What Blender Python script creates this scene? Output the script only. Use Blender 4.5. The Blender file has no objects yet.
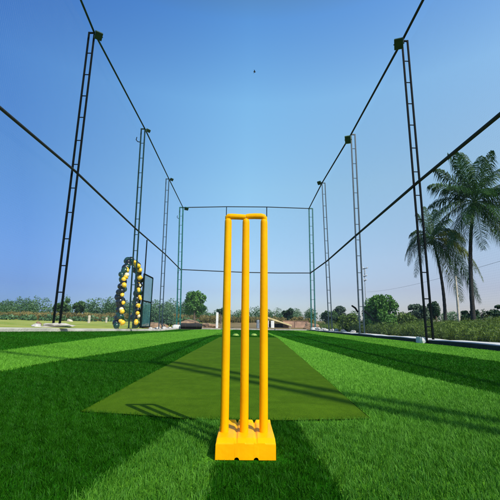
import bpy, math, random
import numpy as np
from mathutils import Vector, Matrix, Euler

rng = np.random.default_rng(7)
random.seed(7)
scene = bpy.context.scene
col = scene.collection
R = math.radians

# ------------------------------------------------------------------ materials
def new_mat(name):
    m = bpy.data.materials.new(name)
    m.use_nodes = True
    nt = m.node_tree
    b = nt.nodes["Principled BSDF"]
    return m, nt, b

def mat(name, c, rough=0.6, var=0.25, scale=6.0, bump=0.0, bscale=40.0, metal=0.0, spec=0.5, c2=None, coord='Object', detail=5):
    m, nt, b = new_mat(name)
    tc = nt.nodes.new('ShaderNodeTexCoord')
    n = nt.nodes.new('ShaderNodeTexNoise')
    n.inputs['Scale'].default_value = scale
    n.inputs['Detail'].default_value = detail
    nt.links.new(tc.outputs[coord], n.inputs['Vector'])
    rmp = nt.nodes.new('ShaderNodeValToRGB')
    rmp.color_ramp.elements[0].position = 0.3
    rmp.color_ramp.elements[1].position = 0.7
    a = [max(0, x * (1 - var)) for x in c]
    d = list(c2) if c2 else [min(1, x * (1 + var)) for x in c]
    rmp.color_ramp.elements[0].color = (*a, 1)
    rmp.color_ramp.elements[1].color = (*d, 1)
    nt.links.new(n.outputs['Fac'], rmp.inputs['Fac'])
    nt.links.new(rmp.outputs['Color'], b.inputs['Base Color'])
    b.inputs['Roughness'].default_value = rough
    b.inputs['Metallic'].default_value = metal
    b.inputs['Specular IOR Level'].default_value = spec
    if bump > 0:
        n2 = nt.nodes.new('ShaderNodeTexNoise')
        n2.inputs['Scale'].default_value = bscale
        n2.inputs['Detail'].default_value = 6
        nt.links.new(tc.outputs[coord], n2.inputs['Vector'])
        bp = nt.nodes.new('ShaderNodeBump')
        bp.inputs['Strength'].default_value = bump
        bp.inputs['Distance'].default_value = 0.02
        nt.links.new(n2.outputs['Fac'], bp.inputs['Height'])
        nt.links.new(bp.outputs['Normal'], b.inputs['Normal'])
    return m

def leaf_mat(name, dark, light, trans=0.25, rough=0.55, spec=0.3):
    """foliage: colour runs over a per-leaf random value, with some light through the leaf"""
    m, nt, b = new_mat(name)
    at = nt.nodes.new('ShaderNodeAttribute'); at.attribute_name = 'rnd'
    rmp = nt.nodes.new('ShaderNodeValToRGB')
    rmp.color_ramp.elements[0].color = (*dark, 1)
    rmp.color_ramp.elements[1].color = (*light, 1)
    nt.links.new(at.outputs['Fac'], rmp.inputs['Fac'])
    nt.links.new(rmp.outputs['Color'], b.inputs['Base Color'])
    b.inputs['Roughness'].default_value = rough
    b.inputs['Specular IOR Level'].default_value = spec
    tr = nt.nodes.new('ShaderNodeBsdfTranslucent')
    nt.links.new(rmp.outputs['Color'], tr.inputs['Color'])
    mx = nt.nodes.new('ShaderNodeMixShader'); mx.inputs[0].default_value = trans
    nt.links.new(b.outputs[0], mx.inputs[1]); nt.links.new(tr.outputs[0], mx.inputs[2])
    nt.links.new(mx.outputs[0], nt.nodes['Material Output'].inputs['Surface'])
    return m

# ------------------------------------------------------------------ mesh helpers
class MB:
    def __init__(s): s.v = []; s.f = []; s.smooth = []
    def add(s, vs, fs, smooth=False):
        o = len(s.v); s.v += [tuple(v) for v in vs]
        s.f += [[i + o for i in f] for f in fs]; s.smooth += [smooth] * len(fs)
        return s
    def box(s, c, d, rot=None):
        hx, hy, hz = d[0] / 2, d[1] / 2, d[2] / 2
        vs = [Vector((x, y, z)) for x in (-hx, hx) for y in (-hy, hy) for z in (-hz, hz)]
        if rot is not None: vs = [rot @ v for v in vs]
        vs = [v + Vector(c) for v in vs]
        return s.add(vs, [(0, 1, 3, 2), (4, 6, 7, 5), (0, 4, 5, 1), (2, 3, 7, 6), (0, 2, 6, 4), (1, 5, 7, 3)])
    def tube(s, pts, rad, n=8, caps=True, smooth=True, phase=0.0, sx=1.0):
        pts = [Vector(p) for p in pts]
        if not hasattr(rad, '__len__'): rad = [rad] * len(pts)
        ref = None; vs = []
        for i, p in enumerate(pts):
            a = pts[max(i - 1, 0)]; b = pts[min(i + 1, len(pts) - 1)]
            t = (b - a).normalized()
            if ref is None:
                ref = Vector((0, 1, 0)) if abs(t.y) < 0.9 else Vector((1, 0, 0))
            u = (ref - t * ref.dot(t)).normalized(); w = t.cross(u); ref = u
            for k in range(n):
                an = 2 * math.pi * k / n + phase
                vs.append(p + (u * math.cos(an) + w * math.sin(an) * sx) * rad[i])
        fs = []
        for i in range(len(pts) - 1):
            for k in range(n):
                fs.append((i * n + k, i * n + (k + 1) % n, (i + 1) * n + (k + 1) % n, (i + 1) * n + k))
        s.add(vs, fs, smooth)
        if caps:
            o = len(vs)
            s.add(vs[:n], [tuple(range(n - 1, -1, -1))]); s.add(vs[-n:], [tuple(range(n))])
        return s
    def square(s, a, b, w):
        """square steel tube between two points"""
        return s.tube([a, b], w * 0.7071, n=4, smooth=False, phase=math.pi / 4)
    def lathe(s, prof, c=(0, 0, 0), n=20, sx=1.0):
        vs = []; fs = []
        for r, z in prof:
            for k in range(n):
                an = 2 * math.pi * k / n
                vs.append((c[0] + r * math.cos(an) * sx, c[1] + r * math.sin(an), c[2] + z))
        for i in range(len(prof) - 1):
            for k in range(n):
                fs.append((i * n + k, i * n + (k + 1) % n, (i + 1) * n + (k + 1) % n, (i + 1) * n + k))
        s.add(vs, fs, True)
        s.add(vs[:n], [tuple(range(n - 1, -1, -1))]); s.add(vs[-n:], [tuple(range(n))])
        return s
    def build(s, name, m, parent=None):
        me = bpy.data.meshes.new(name)
        me.from_pydata(s.v, [], s.f)
        me.polygons.foreach_set('use_smooth', s.smooth)
        for mm in (m if isinstance(m, (list, tuple)) else [m]): me.materials.append(mm)
        me.update()
        o = bpy.data.objects.new(name, me); col.objects.link(o)
        if parent: o.parent = parent
        return o

def np_mesh(name, verts, faces_n, m, rnd=None, parent=None, midx=None, smooth=False):
    """verts (N,3); faces_n (F,k) index array with one k per mesh"""
    me = bpy.data.meshes.new(name)
    F, k = faces_n.shape
    me.vertices.add(len(verts)); me.vertices.foreach_set('co', verts.astype(np.float32).ravel())
    me.loops.add(F * k); me.loops.foreach_set('vertex_index', faces_n.astype(np.int32).ravel())
    me.polygons.add(F)
    me.polygons.foreach_set('loop_start', np.arange(0, F * k, k, dtype=np.int32))
    me.polygons.foreach_set('loop_total', np.full(F, k, dtype=np.int32))
    for mm in (m if isinstance(m, (list, tuple)) else [m]): me.materials.append(mm)
    if midx is not None: me.polygons.foreach_set('material_index', midx.astype(np.int32))
    me.update(calc_edges=True)
    if rnd is not None:
        a = me.attributes.new('rnd', 'FLOAT', 'FACE'); a.data.foreach_set('value', rnd.astype(np.float32))
    if smooth: me.polygons.foreach_set('use_smooth', np.ones(F, dtype=bool))
    me.validate()
    o = bpy.data.objects.new(name, me); col.objects.link(o)
    if parent: o.parent = parent
    return o

def tag(o, label=None, cat=None, group=None, kind=None):
    if label: o['label'] = label
    if cat: o['category'] = cat
    if group: o['group'] = group
    if kind: o['kind'] = kind
    return o

def empty(name, loc, label=None, cat=None, group=None):
    o = bpy.data.objects.new(name, None); col.objects.link(o); o.location = loc
    o.empty_display_size = 0.2
    return tag(o, label, cat, group)

def bevel(o, w, seg=2):
    b = o.modifiers.new('bevel', 'BEVEL'); b.width = w; b.segments = seg; b.limit_method = 'ANGLE'; b.angle_limit = R(40)
    return o

def sstep(t):
    t = np.clip(t, 0, 1); return t * t * (3 - 2 * t)

# ------------------------------------------------------------------ the lie of the land
def bank(Y):                     # the left edge of the turf is banked up a little
    return np.clip(.26 * (1 - (np.asarray(Y, float) - 3) / 14), 0, .26)
def turf_z(x, Y):
    return bank(Y) * sstep((-np.asarray(x, float) - 1.2) / 2.9)
def land_z(x, Y):
    x = np.asarray(x, float); Y = np.asarray(Y, float)
    d = np.maximum(np.maximum(np.abs(x) - 4.9, Y - 23.6), 0)
    z = .022 * np.minimum(d, 50)
    z = z + np.where(x < -4, bank(Y) * np.clip(1 - (-x - 5) / 30, 0, 1) * sstep((-x - 3.9) / .3), 0)
    inside = (np.abs(x) < 4.14) & (Y < 23.1) & (Y > -3.5)
    wob = .05 * np.sin(x * .9 + 1) * np.sin(Y * .7) * sstep(d / 4)
    return np.where(inside, -.12, z - .02 + wob)

# ------------------------------------------------------------------ palette
M = {}
M['steel_green'] = mat('dark_green_painted_steel', (.006, .030, .028), .55, .5, 9, .15, 60, spec=.25)
M['steel_dark'] = mat('black_green_painted_steel', (.003, .006, .007), .75, .5, 9, .15, 60, spec=.08)
M['steel_blue'] = mat('weathered_blue_green_steel', (.016, .038, .055), .5, .4, 9, .15, 60)
M['steel_teal'] = mat('teal_painted_steel', (.008, .10, .092), .45, .4, 9, .15, 60)
M['pipe'] = mat('dark_rope_wrap', (.010, .014, .016), .8, .5, 30, .4, 90)
M['yellow'] = mat('orange_yellow_plastic', (.99, .405, .0), .45, .10, 9, .05, 70, spec=.09)
def translucent_plastic(m, wgt, rad, sc):
    b = m.node_tree.nodes['Principled BSDF']
    b.inputs['Subsurface Weight'].default_value = wgt; b.inputs['Subsurface Radius'].default_value = rad; b.inputs['Subsurface Scale'].default_value = sc
translucent_plastic(M['yellow'], .22, (1.0, .18, .01), .016)
M['concrete'] = mat('pale_concrete', (.40, .37, .31), .9, .25, 5, .5, 30)
M['concrete_white'] = mat('whitewashed_concrete', (.58, .57, .53), .85, .15, 4, .4, 30)
M['path'] = mat('dusty_cement_path', (.46, .43, .36), .95, .3, 1.6, .5, 20)
M['stone'] = mat('broken_white_stone', (.46, .44, .40), .9, .3, 8, .6, 30)
M['dark_strip'] = mat('kerb_strip_dark', (.012, .018, .020), .85, .4, 6, .3, 30)
M['gap_shade'] = mat('painted_gap_shade', (.006, .020, .004), .95, .4, 20, spec=.0)
M['rubber'] = mat('black_rubber_mat', (.012, .012, .014), .75, .5, 12, .4, 60)
M['bark'] = mat('grey_brown_bark', (.11, .085, .06), .95, .4, 8, .8, 25)
M['palm_bark'] = mat('dark_palm_bark', (.022, .020, .016), .95, .45, 6, .9, 25)
M['soil'] = mat('red_brown_soil', (.24, .15, .085), .95, .5, 3.5, .8, 6)
M['brick'] = mat('faded_red_wall', (.36, .22, .15), .95, .35, 2.5, .5, 14)
M['roof'] = mat('pale_yellow_roof_sheet', (.62, .50, .24), .7, .2, 3, .2, 20)
M['plaster'] = mat('off_white_plaster', (.66, .64, .58), .9, .2, 2, .3, 20)
M['timber'] = mat('dark_timber', (.06, .045, .03), .9, .3, 5, .4, 20)  # dark brown for the shed wall and mat straps
M['white'] = mat('white_paint', (.78, .77, .73), .7, .12, 6, .1, 30)
M['wood'] = mat('pale_weathered_wood', (.50, .44, .34), .9, .25, 5, .5, 20)
M['net'] = mat('net_cord', (.20, .29, .42), .8, .2, 3)
M['mesh_panel'] = mat('teal_wire', (.06, .22, .24), .6, .3, 5)
M['light_body'] = mat('dark_green_lamp_housing', (.012, .045, .03), .5, .3, 9, .1, 50)
M['light_pale'] = mat('pale_green_lamp_housing', (.09, .17, .10), .5, .3, 9, .1, 50)
M['lens'] = mat('lamp_lens', (.020, .040, .030), .35, .2, 9, spec=.3)
M['balloon_black'] = mat('black_balloon', (.006, .007, .008), .2, .3, 4)
M['balloon_green'] = mat('dark_green_balloon', (.010, .045, .028), .22, .3, 4)
M['balloon_gold'] = mat('gold_balloon', (.90, .52, .03), .25, .1, 4)
M['balloon_cream'] = mat('cream_balloon', (.85, .72, .42), .3, .1, 4)
M['yellow_disc'] = mat('faded_yellow_plastic', (.22, .33, .05), .5, .1, 4)
M['bird'] = mat('dark_feathers', (.012, .012, .014), .8, .3, 20)
M['wire'] = mat('black_cable', (.03, .03, .035), .6, .2, 5)
M['galv'] = mat('grey_galvanised_steel', (.34, .37, .40), .5, .2, 6, metal=.2)

# turf: base sheet under / beyond the blades
def turf_mat(name, dark, light, bs=160, stripes=0.0):
    m, nt, b = new_mat(name)
    tc = nt.nodes.new('ShaderNodeTexCoord')
    mp = nt.nodes.new('ShaderNodeMapping'); nt.links.new(tc.outputs['Object'], mp.inputs[0])
    mp.inputs['Scale'].default_value = (1, .45, 1)
    n1 = nt.nodes.new('ShaderNodeTexNoise'); n1.inputs['Scale'].default_value = bs; n1.inputs['Detail'].default_value = 3
    n2 = nt.nodes.new('ShaderNodeTexNoise'); n2.inputs['Scale'].default_value = 1.3; n2.inputs['Detail'].default_value = 4
    n3 = nt.nodes.new('ShaderNodeTexNoise'); n3.inputs['Scale'].default_value = 26; n3.inputs['Detail'].default_value = 4
    for n in (n1, n2, n3): nt.links.new(mp.outputs[0], n.inputs['Vector'])
    a1 = nt.nodes.new('ShaderNodeMath'); a1.operation = 'MULTIPLY'; a1.inputs[1].default_value = .55
    nt.links.new(n1.outputs['Fac'], a1.inputs[0])
    a2 = nt.nodes.new('ShaderNodeMath'); a2.operation = 'MULTIPLY_ADD'; a2.inputs[1].default_value = .25
    nt.links.new(n2.outputs['Fac'], a2.inputs[0]); nt.links.new(a1.outputs[0], a2.inputs[2])
    a3 = nt.nodes.new('ShaderNodeMath'); a3.operation = 'MULTIPLY_ADD'; a3.inputs[1].default_value = .25
    nt.links.new(n3.outputs['Fac'], a3.inputs[0]); nt.links.new(a2.outputs[0], a3.inputs[2])
    rmp = nt.nodes.new('ShaderNodeValToRGB')
    rmp.color_ramp.elements[0].position = .36; rmp.color_ramp.elements[1].position = .68
    rmp.color_ramp.elements[0].color = (*dark, 1); rmp.color_ramp.elements[1].color = (*light, 1)
    nt.links.new(a3.outputs[0], rmp.inputs['Fac'])
    nt.links.new(rmp.outputs['Color'], b.inputs['Base Color'])
    b.inputs['Roughness'].default_value = .9; b.inputs['Specular IOR Level'].default_value = .03
    bp = nt.nodes.new('ShaderNodeBump'); bp.inputs['Strength'].default_value = .45; bp.inputs['Distance'].default_value = .008
    nt.links.new(n1.outputs['Fac'], bp.inputs['Height']); nt.links.new(bp.outputs['Normal'], b.inputs['Normal'])
    return m
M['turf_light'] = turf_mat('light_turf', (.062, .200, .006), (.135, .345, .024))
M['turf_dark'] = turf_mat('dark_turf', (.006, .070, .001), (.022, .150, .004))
M['pitch'] = turf_mat('pitch_mat', (.038, .092, .002), (.078, .155, .005), 300)
def worn(m):
    nt = m.node_tree; b = nt.nodes['Principled BSDF']; src = b.inputs['Base Color'].links[0].from_socket
    tc = nt.nodes.new('ShaderNodeTexCoord'); mp = nt.nodes.new('ShaderNodeMapping'); mp.inputs['Scale'].default_value = (1.2, 3.0, 1)
    nt.links.new(tc.outputs['Object'], mp.inputs[0])
    n = nt.nodes.new('ShaderNodeTexNoise'); n.inputs['Scale'].default_value = 2.2; n.inputs['Detail'].default_value = 7; n.inputs['Roughness'].default_value = .65; n.inputs['Distortion'].default_value = .8
    nt.links.new(mp.outputs[0], n.inputs['Vector'])
    r = nt.nodes.new('ShaderNodeValToRGB'); r.color_ramp.elements[0].position = .35; r.color_ramp.elements[1].position = .68
    r.color_ramp.elements[0].color = (.80, .82, .80, 1); r.color_ramp.elements[1].color = (1.12, 1.10, 1.15, 1)
    nt.links.new(n.outputs['Fac'], r.inputs['Fac'])
    v = nt.nodes.new('ShaderNodeVectorMath'); v.operation = 'MULTIPLY'
    nt.links.new(src, v.inputs[0]); nt.links.new(r.outputs['Color'], v.inputs[1]); nt.links.new(v.outputs[0], b.inputs['Base Color'])
worn(M['pitch'])
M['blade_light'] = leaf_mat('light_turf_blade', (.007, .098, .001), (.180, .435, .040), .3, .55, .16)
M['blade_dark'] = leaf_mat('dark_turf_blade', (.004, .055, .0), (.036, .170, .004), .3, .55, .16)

# land: dry field on the left, scrubby soil elsewhere
def land_mat():
    m, nt, b = new_mat('dry_land')
    tc = nt.nodes.new('ShaderNodeTexCoord')
    n = nt.nodes.new('ShaderNodeTexNoise'); n.inputs['Scale'].default_value = .35; n.inputs['Detail'].default_value = 9
    n2 = nt.nodes.new('ShaderNodeTexNoise'); n2.inputs['Scale'].default_value = 2.5; n2.inputs['Detail'].default_value = 6
    nt.links.new(tc.outputs['Object'], n.inputs['Vector']); nt.links.new(tc.outputs['Object'], n2.inputs['Vector'])
    ad = nt.nodes.new('ShaderNodeMath'); ad.operation = 'MULTIPLY_ADD'; ad.inputs[1].default_value = .35
    nt.links.new(n2.outputs['Fac'], ad.inputs[0]); nt.links.new(n.outputs['Fac'], ad.inputs[2])
    r1 = nt.nodes.new('ShaderNodeValToRGB')
    e = r1.color_ramp.elements
    e[0].position = .45; e[0].color = (.17, .25, .022, 1); e[1].position = .85; e[1].color = (.38, .37, .09, 1)
    nt.links.new(ad.outputs[0], r1.inputs['Fac'])
    r2 = nt.nodes.new('ShaderNodeValToRGB')
    e = r2.color_ramp.elements
    e[0].position = .45; e[0].color = (.10, .10, .03, 1); e[1].position = .85; e[1].color = (.26, .17, .08, 1)
    nt.links.new(ad.outputs[0], r2.inputs['Fac'])
    sx = nt.nodes.new('ShaderNodeSeparateXYZ'); nt.links.new(tc.outputs['Object'], sx.inputs[0])
    mr = nt.nodes.new('ShaderNodeMapRange'); mr.inputs[1].default_value = -4.6; mr.inputs[2].default_value = -3.5
    nt.links.new(sx.outputs['X'], mr.inputs[0])
    mx = nt.nodes.new('ShaderNodeMix'); mx.data_type = 'RGBA'
    nt.links.new(mr.outputs[0], mx.inputs['Factor'])
    nt.links.new(r1.outputs['Color'], mx.inputs[6]); nt.links.new(r2.outputs['Color'], mx.inputs[7])
    nt.links.new(mx.outputs[2], b.inputs['Base Color'])
    b.inputs['Roughness'].default_value = .95; b.inputs['Specular IOR Level'].default_value = .1
    bp = nt.nodes.new('ShaderNodeBump'); bp.inputs['Strength'].default_value = .6; bp.inputs['Distance'].default_value = .05
    nt.links.new(n2.outputs['Fac'], bp.inputs['Height']); nt.links.new(bp.outputs['Normal'], b.inputs['Normal'])
    return m
M['land'] = land_mat()

# ------------------------------------------------------------------ setting
xs = np.array(sorted(set([-1500, -900, -500, -300, -200, -140, -100] + list(np.arange(-80, -8, 3.0)) + list(np.arange(-8, -4.2, .4)) + [-4.139, -4.141] +
      list(np.arange(-3.5, 4, 1.5)) + [4.139, 4.141] + list(np.arange(4.5, 12, .5)) + list(np.arange(12, 80, 3.0)) + [100, 140, 200, 300, 500, 900, 1500])))
ys = np.array(sorted(set([-1500, -800, -400, -200, -100, -60, -30, -15, -8, -3.499, -3.501] + list(np.arange(-3, 23, 1.0)) + [23.099, 23.101] +
      list(np.arange(23.6, 40, 1.2)) + list(np.arange(42, 100, 4.0)) + [120, 160, 220, 300, 500, 900, 1500])))
gx, gy = np.meshgrid(xs, ys, indexing='ij')
v = np.stack([gx, gy, land_z(gx, gy)], -1).reshape(-1, 3)
nx, ny = len(xs), len(ys)
I, J = np.meshgrid(np.arange(nx - 1), np.arange(ny - 1), indexing='ij')
f = np.stack([I * ny + J, (I + 1) * ny + J, (I + 1) * ny + J + 1, I * ny + J + 1], -1).reshape(-1, 4)
tag(np_mesh('ground', v, f, M['land'], smooth=False), kind='structure')

XL, XR, YB, YF = -4.12, 4.17, 23.05, -3.0
def poly(pts):
    ys_ = [p[1] for p in pts]; xs_ = [p[0] for p in pts]
    return lambda Y: np.interp(Y, ys_, xs_)
c_l2 = poly([(-2.40, -3), (-2.43, 3.6), (-2.54, 5.0), (-2.70, 6.7), (-2.95, 11.2), (-3.0, 23)])
c_sL = poly([(-1.80, -3), (-1.77, 2.7), (-1.75, 3.5), (-1.60, 5.1), (-1.38, 7.9), (-.85, 13.5), (-.7, 23)])
c_pL = poly([(-.713, -3), (-.713, 23)])
c_pR = poly([(.53, -3), (.53, 1.57), (.60, 2.9), (.70, 5.0), (.95, 10.5), (.98, 23)])
c_sR = poly([(1.55, -3), (1.49, 2.1), (1.42, 2.5), (1.34, 3.2), (1.27, 4.8), (1.18, 7.7), (1.10, 13), (1.05, 23)])
c_sT = poly([(2.90, -3), (2.88, 4.1), (2.82, 5.0), (2.78, 6.4), (2.86, 10.8), (2.9, 23)])
c_e1 = lambda Y: np.interp(Y, [.4, .884, 1.478, 1.7], [-.46, -.374, -.247, -.20])
c_e2 = lambda Y: np.interp(Y, [.4, 1.7], [-.085, -.075])
c_e3 = lambda Y: np.interp(Y, [.4, .892, 1.43, 1.7], [.245, .236, .214, .21])
def pitch_front(x): return np.interp(x, [-.72, -.48, -.26, .19, .40, .54], [1.655, 1.60, 1.545, 1.53, 1.55, 1.575])
PB = 10.4
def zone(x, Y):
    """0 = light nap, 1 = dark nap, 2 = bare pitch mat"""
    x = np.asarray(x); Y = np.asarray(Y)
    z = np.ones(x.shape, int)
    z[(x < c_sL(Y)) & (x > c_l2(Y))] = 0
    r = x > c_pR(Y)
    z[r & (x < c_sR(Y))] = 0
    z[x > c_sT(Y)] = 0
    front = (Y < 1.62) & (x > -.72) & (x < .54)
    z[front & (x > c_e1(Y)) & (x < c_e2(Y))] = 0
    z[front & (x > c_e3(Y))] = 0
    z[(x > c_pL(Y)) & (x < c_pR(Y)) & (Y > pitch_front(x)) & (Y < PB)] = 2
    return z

# turf sheet: columns follow the seams of the rolls
def turf_sheet():
    mb = MB(); idx = []
    rows_far = [1.66] + list(np.arange(1.9, 10.4, .5)) + [10.4] + list(np.arange(11, 23, 1.0)) + [YB]
    cl = [lambda Y: XL, c_l2, c_sL, c_pL, c_pR, c_sR, c_sT, lambda Y: XR]
    kinds = [1, 0, 1, None, 0, 1, 0]
    def strip(a, b, rows, k, sub=6):
        vs = []
        for Y in rows:
            xa, xb = float(a(Y)), float(b(Y))
            for i in range(sub + 1):
                x = xa + (xb - xa) * i / sub
                vs.append((x, Y, float(turf_z(x, Y))))
        fs = []
        n = sub + 1
        for j in range(len(rows) - 1):
            for i in range(sub):
                fs.append((j * n + i, j * n + i + 1, (j + 1) * n + i + 1, (j + 1) * n + i))
        mb.add(vs, fs); idx.extend([k] * len(fs))
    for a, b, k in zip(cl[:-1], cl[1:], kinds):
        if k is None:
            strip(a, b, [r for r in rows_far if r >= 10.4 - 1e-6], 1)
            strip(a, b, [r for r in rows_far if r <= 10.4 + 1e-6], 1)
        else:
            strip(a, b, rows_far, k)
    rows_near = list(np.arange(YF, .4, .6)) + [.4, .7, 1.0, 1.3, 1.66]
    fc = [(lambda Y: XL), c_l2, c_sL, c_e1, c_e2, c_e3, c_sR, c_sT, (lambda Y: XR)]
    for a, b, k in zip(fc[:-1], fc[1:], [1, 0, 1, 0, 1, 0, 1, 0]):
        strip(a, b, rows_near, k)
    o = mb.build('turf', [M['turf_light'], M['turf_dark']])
    o.data.polygons.foreach_set('material_index', idx)
    return tag(o, kind='structure')
turf_sheet()

# pitch: thin short pile mat
mb = MB()
px_ = np.linspace(0, 1, 25); rows = [None] + list(np.arange(1.8, 10.4, .4)) + [PB]
vs = []
for j, Y in enumerate(rows):
    for t in px_:
        if Y is None:
            x = -.713 + (.53 + .713) * t; y = float(pitch_front(x))
        else:
            x = -.713 + (float(c_pR(Y)) + .713) * t; y = Y
        vs.append((x, y, .008 + .0015 * math.sin(x * 9 + y * 3)))
n = len(px_)
mb.add(vs, [(j * n + i, j * n + i + 1, (j + 1) * n + i + 1, (j + 1) * n + i) for j in range(len(rows) - 1) for i in range(n - 1)], True)
tag(mb.build('pitch', M['pitch']), kind='structure')

# dark strips painting the shadow gap along the pitch edges
def gap_shade(fx, w, y0, y1, name):
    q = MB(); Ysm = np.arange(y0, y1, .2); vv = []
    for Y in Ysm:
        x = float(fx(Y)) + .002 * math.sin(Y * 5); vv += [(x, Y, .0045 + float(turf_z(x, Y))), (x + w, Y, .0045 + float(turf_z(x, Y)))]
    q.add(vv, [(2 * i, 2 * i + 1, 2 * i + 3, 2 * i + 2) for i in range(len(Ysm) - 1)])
    tag(q.build(name, M['gap_shade']), kind='structure')
gap_shade(lambda Y: c_pR(Y) - .001, .007, 1.58, 10.4, 'gap_shade_right')
gap_shade(lambda Y: c_pL(Y) - .006, .007, 1.66, 10.4, 'gap_shade_left')

# turf pile: individual blades
def blades():
    pts = []
    # near field density falls with distance
    N0 = 78000
    bands = [(.55, 1.0, N0), (1.0, 1.5, N0), (1.5, 2.0, N0 * .62), (2.0, 2.7, N0 * .36), (2.7, 3.6, N0 * .2), (3.6, 5, N0 * .11), (5, 7.5, N0 * .045), (7.5, 12, N0 * .018), (12, 22.8, N0 * .005)]
    for y0, y1, d in bands:
        xl = max(-.80 * y1 - .12, XL + .03); xr = min(.80 * y1 + .12, XR - .03)
        n = int((xr - xl) * (y1 - y0) * d)
        p = np.stack([rng.uniform(xl, xr, n), rng.uniform(y0, y1, n)], -1)
        pts.append(p)
    p = np.concatenate(pts)
    # jitter seams slightly so they are not knife edged
    jz = zone(p[:, 0] + rng.normal(0, .008, len(p)), p[:, 1] + rng.normal(0, .008, len(p)))
    hard = zone(p[:, 0], p[:, 1])
    e = p[:, 0] - c_pR(p[:, 1])
    spill = (hard == 2) & (p[:, 1] < pitch_front(p[:, 0]) + .035) & (rng.random(len(p)) < np.exp(-(p[:, 1] - pitch_front(p[:, 0])) / .012))
    spill |= (hard == 2) & (p[:, 0] < -.700) & (rng.random(len(p)) < .35)
    keep = (((hard != 2) & (jz != 2)) | spill) & ~((np.abs(e - .004) < .009) & (p[:, 1] > 1.56) & (p[:, 1] < 10.4))
    jz = np.where(jz == 2, 1, jz); p = p[keep]; z = jz[keep]
    # clear the footprint of the stump base
    inb = (np.abs(p[:, 0] - .008) < .088) & (np.abs(p[:, 1] - 1.225) < .105)
    p = p[~inb]; z = z[~inb]
    n = len(p)
    Y = p[:, 1]
    near = np.maximum(np.maximum(np.abs(p[:, 0] - .008) - .088, 1.12 - Y), Y - 1.33)
    nearf = np.where((Y < 1.16), np.interp(near, [0, .02, .07], [.22, .4, 1]), np.interp(near, [0, .01, .03], [.5, .7, 1]))
    h = nearf * .0145 * (1 + .28 * rng.normal(0, 1, n)).clip(.45, 1.6) * np.interp(Y, [.5, 3, 6, 22], [1, 1.0, .8, .7])
    # shorter next to the pitch edge
    w = .0017 * np.interp(Y, [.5, 1.5, 3, 6, 12, 22], [.85, 1.0, 1.7, 3.2, 6, 11]) * rng.uniform(.7, 1.3, n)
    az = rng.uniform(0, 2 * math.pi, n)
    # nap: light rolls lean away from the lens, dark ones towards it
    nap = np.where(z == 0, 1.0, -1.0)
    lean = np.abs(rng.normal(.0, .45, n)).clip(0, 1.1)
    dx = np.cos(az) * lean; dy = np.sin(az) * lean + nap * .18
    # clumps lean together
    cx = np.sin(p[:, 0] * 47 + 3 * np.sin(p[:, 1] * 31)) * .22; cy = np.cos(p[:, 1] * 41 + 3 * np.sin(p[:, 0] * 37)) * .22
    dx += cx; dy += cy
    b = np.stack([p[:, 0], p[:, 1], turf_z(p[:, 0], p[:, 1]) - .001], -1)
    ta = rng.uniform(0, math.pi, n)
    side = np.stack([np.cos(ta), np.sin(ta), np.zeros(n)], -1) * (w / 2)[:, None]
    d1 = np.stack([dx * .35, dy * .35, np.ones(n)], -1); d1 *= (h * .55 / np.linalg.norm(d1, axis=1))[:, None]
    d2 = np.stack([dx * 1.5, dy * 1.5, np.ones(n) * .75], -1); d2 *= (h * .55 / np.linalg.norm(d2, axis=1))[:, None]
    m_ = b + d1; t_ = m_ + d2
    V = np.stack([b - side, b + side, m_ + side * .85, m_ - side * .85, t_ + side * .25, t_ - side * .25], 1).reshape(-1, 3)
    k = np.arange(n) * 6
    F = np.stack([np.stack([k, k + 1, k + 2, k + 3], -1), np.stack([k + 3, k + 2, k + 4, k + 5], -1)], 1).reshape(-1, 4)
    # patchy tint on two scales plus per blade spread; grazing sheen painted into farther light rolls
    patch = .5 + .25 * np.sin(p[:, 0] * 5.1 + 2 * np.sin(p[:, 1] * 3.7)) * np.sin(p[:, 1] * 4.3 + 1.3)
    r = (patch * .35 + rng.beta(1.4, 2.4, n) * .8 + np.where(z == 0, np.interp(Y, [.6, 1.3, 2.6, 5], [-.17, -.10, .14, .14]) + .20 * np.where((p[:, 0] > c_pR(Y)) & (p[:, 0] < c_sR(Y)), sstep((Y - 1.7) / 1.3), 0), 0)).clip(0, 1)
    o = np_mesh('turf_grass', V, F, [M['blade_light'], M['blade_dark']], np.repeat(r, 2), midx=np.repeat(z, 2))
    tag(o, 'springy green artificial grass pile around the pitch mat', 'grass', kind='stuff')
blades()

# kerbs and path
def slab(name, pts_fn, Ys, x0, x1, thick, m, kind='structure', bev=.012):
    mb = MB(); vs = []
    for Y in Ys:
        zt = pts_fn(Y)
        vs += [(x0(Y), Y, zt - thick), (x0(Y), Y, zt), (x1(Y), Y, zt), (x1(Y), Y, zt - thick)]
    fs = []
    for j in range(len(Ys) - 1):
        a = j * 4; b = a + 4
        for q in range(4): fs.append((a + q, a + (q + 1) % 4, b + (q + 1) % 4, b + q))
    fs += [(0, 3, 2, 1), (len(vs) - 4, len(vs) - 3, len(vs) - 2, len(vs) - 1)]
    mb.add(vs, fs)
    o = mb.build(name, m); bevel(o, bev); return tag(o, kind=kind)
yr = list(np.arange(-3, 23.2, .5)) + [23.3]
wv = [random.uniform(-.012, .012) for _ in yr]
slab('kerb_right', lambda Y: .115 + np.interp(Y, [0, 12, 23], [0, -.03, -.05]) + .008 * math.sin(Y * 2.1) + .006 * math.sin(Y * 5.3), yr, lambda Y: XR + .030 + .006 * math.sin(Y * 1.7), lambda Y: 4.62 + .03 * math.sin(Y * 2.3), .5, M['concrete_white'])
slab('path_left', lambda Y: float(bank(Y)) + .070 + .010 * math.sin(Y * 1.9), yr, lambda Y: XL - .012 + .02 * math.sin(Y * 1.3), lambda Y: -5.15 + .07 * math.sin(Y * .9) + .05 * math.sin(Y * 2.7), .5, M['path'])
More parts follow.
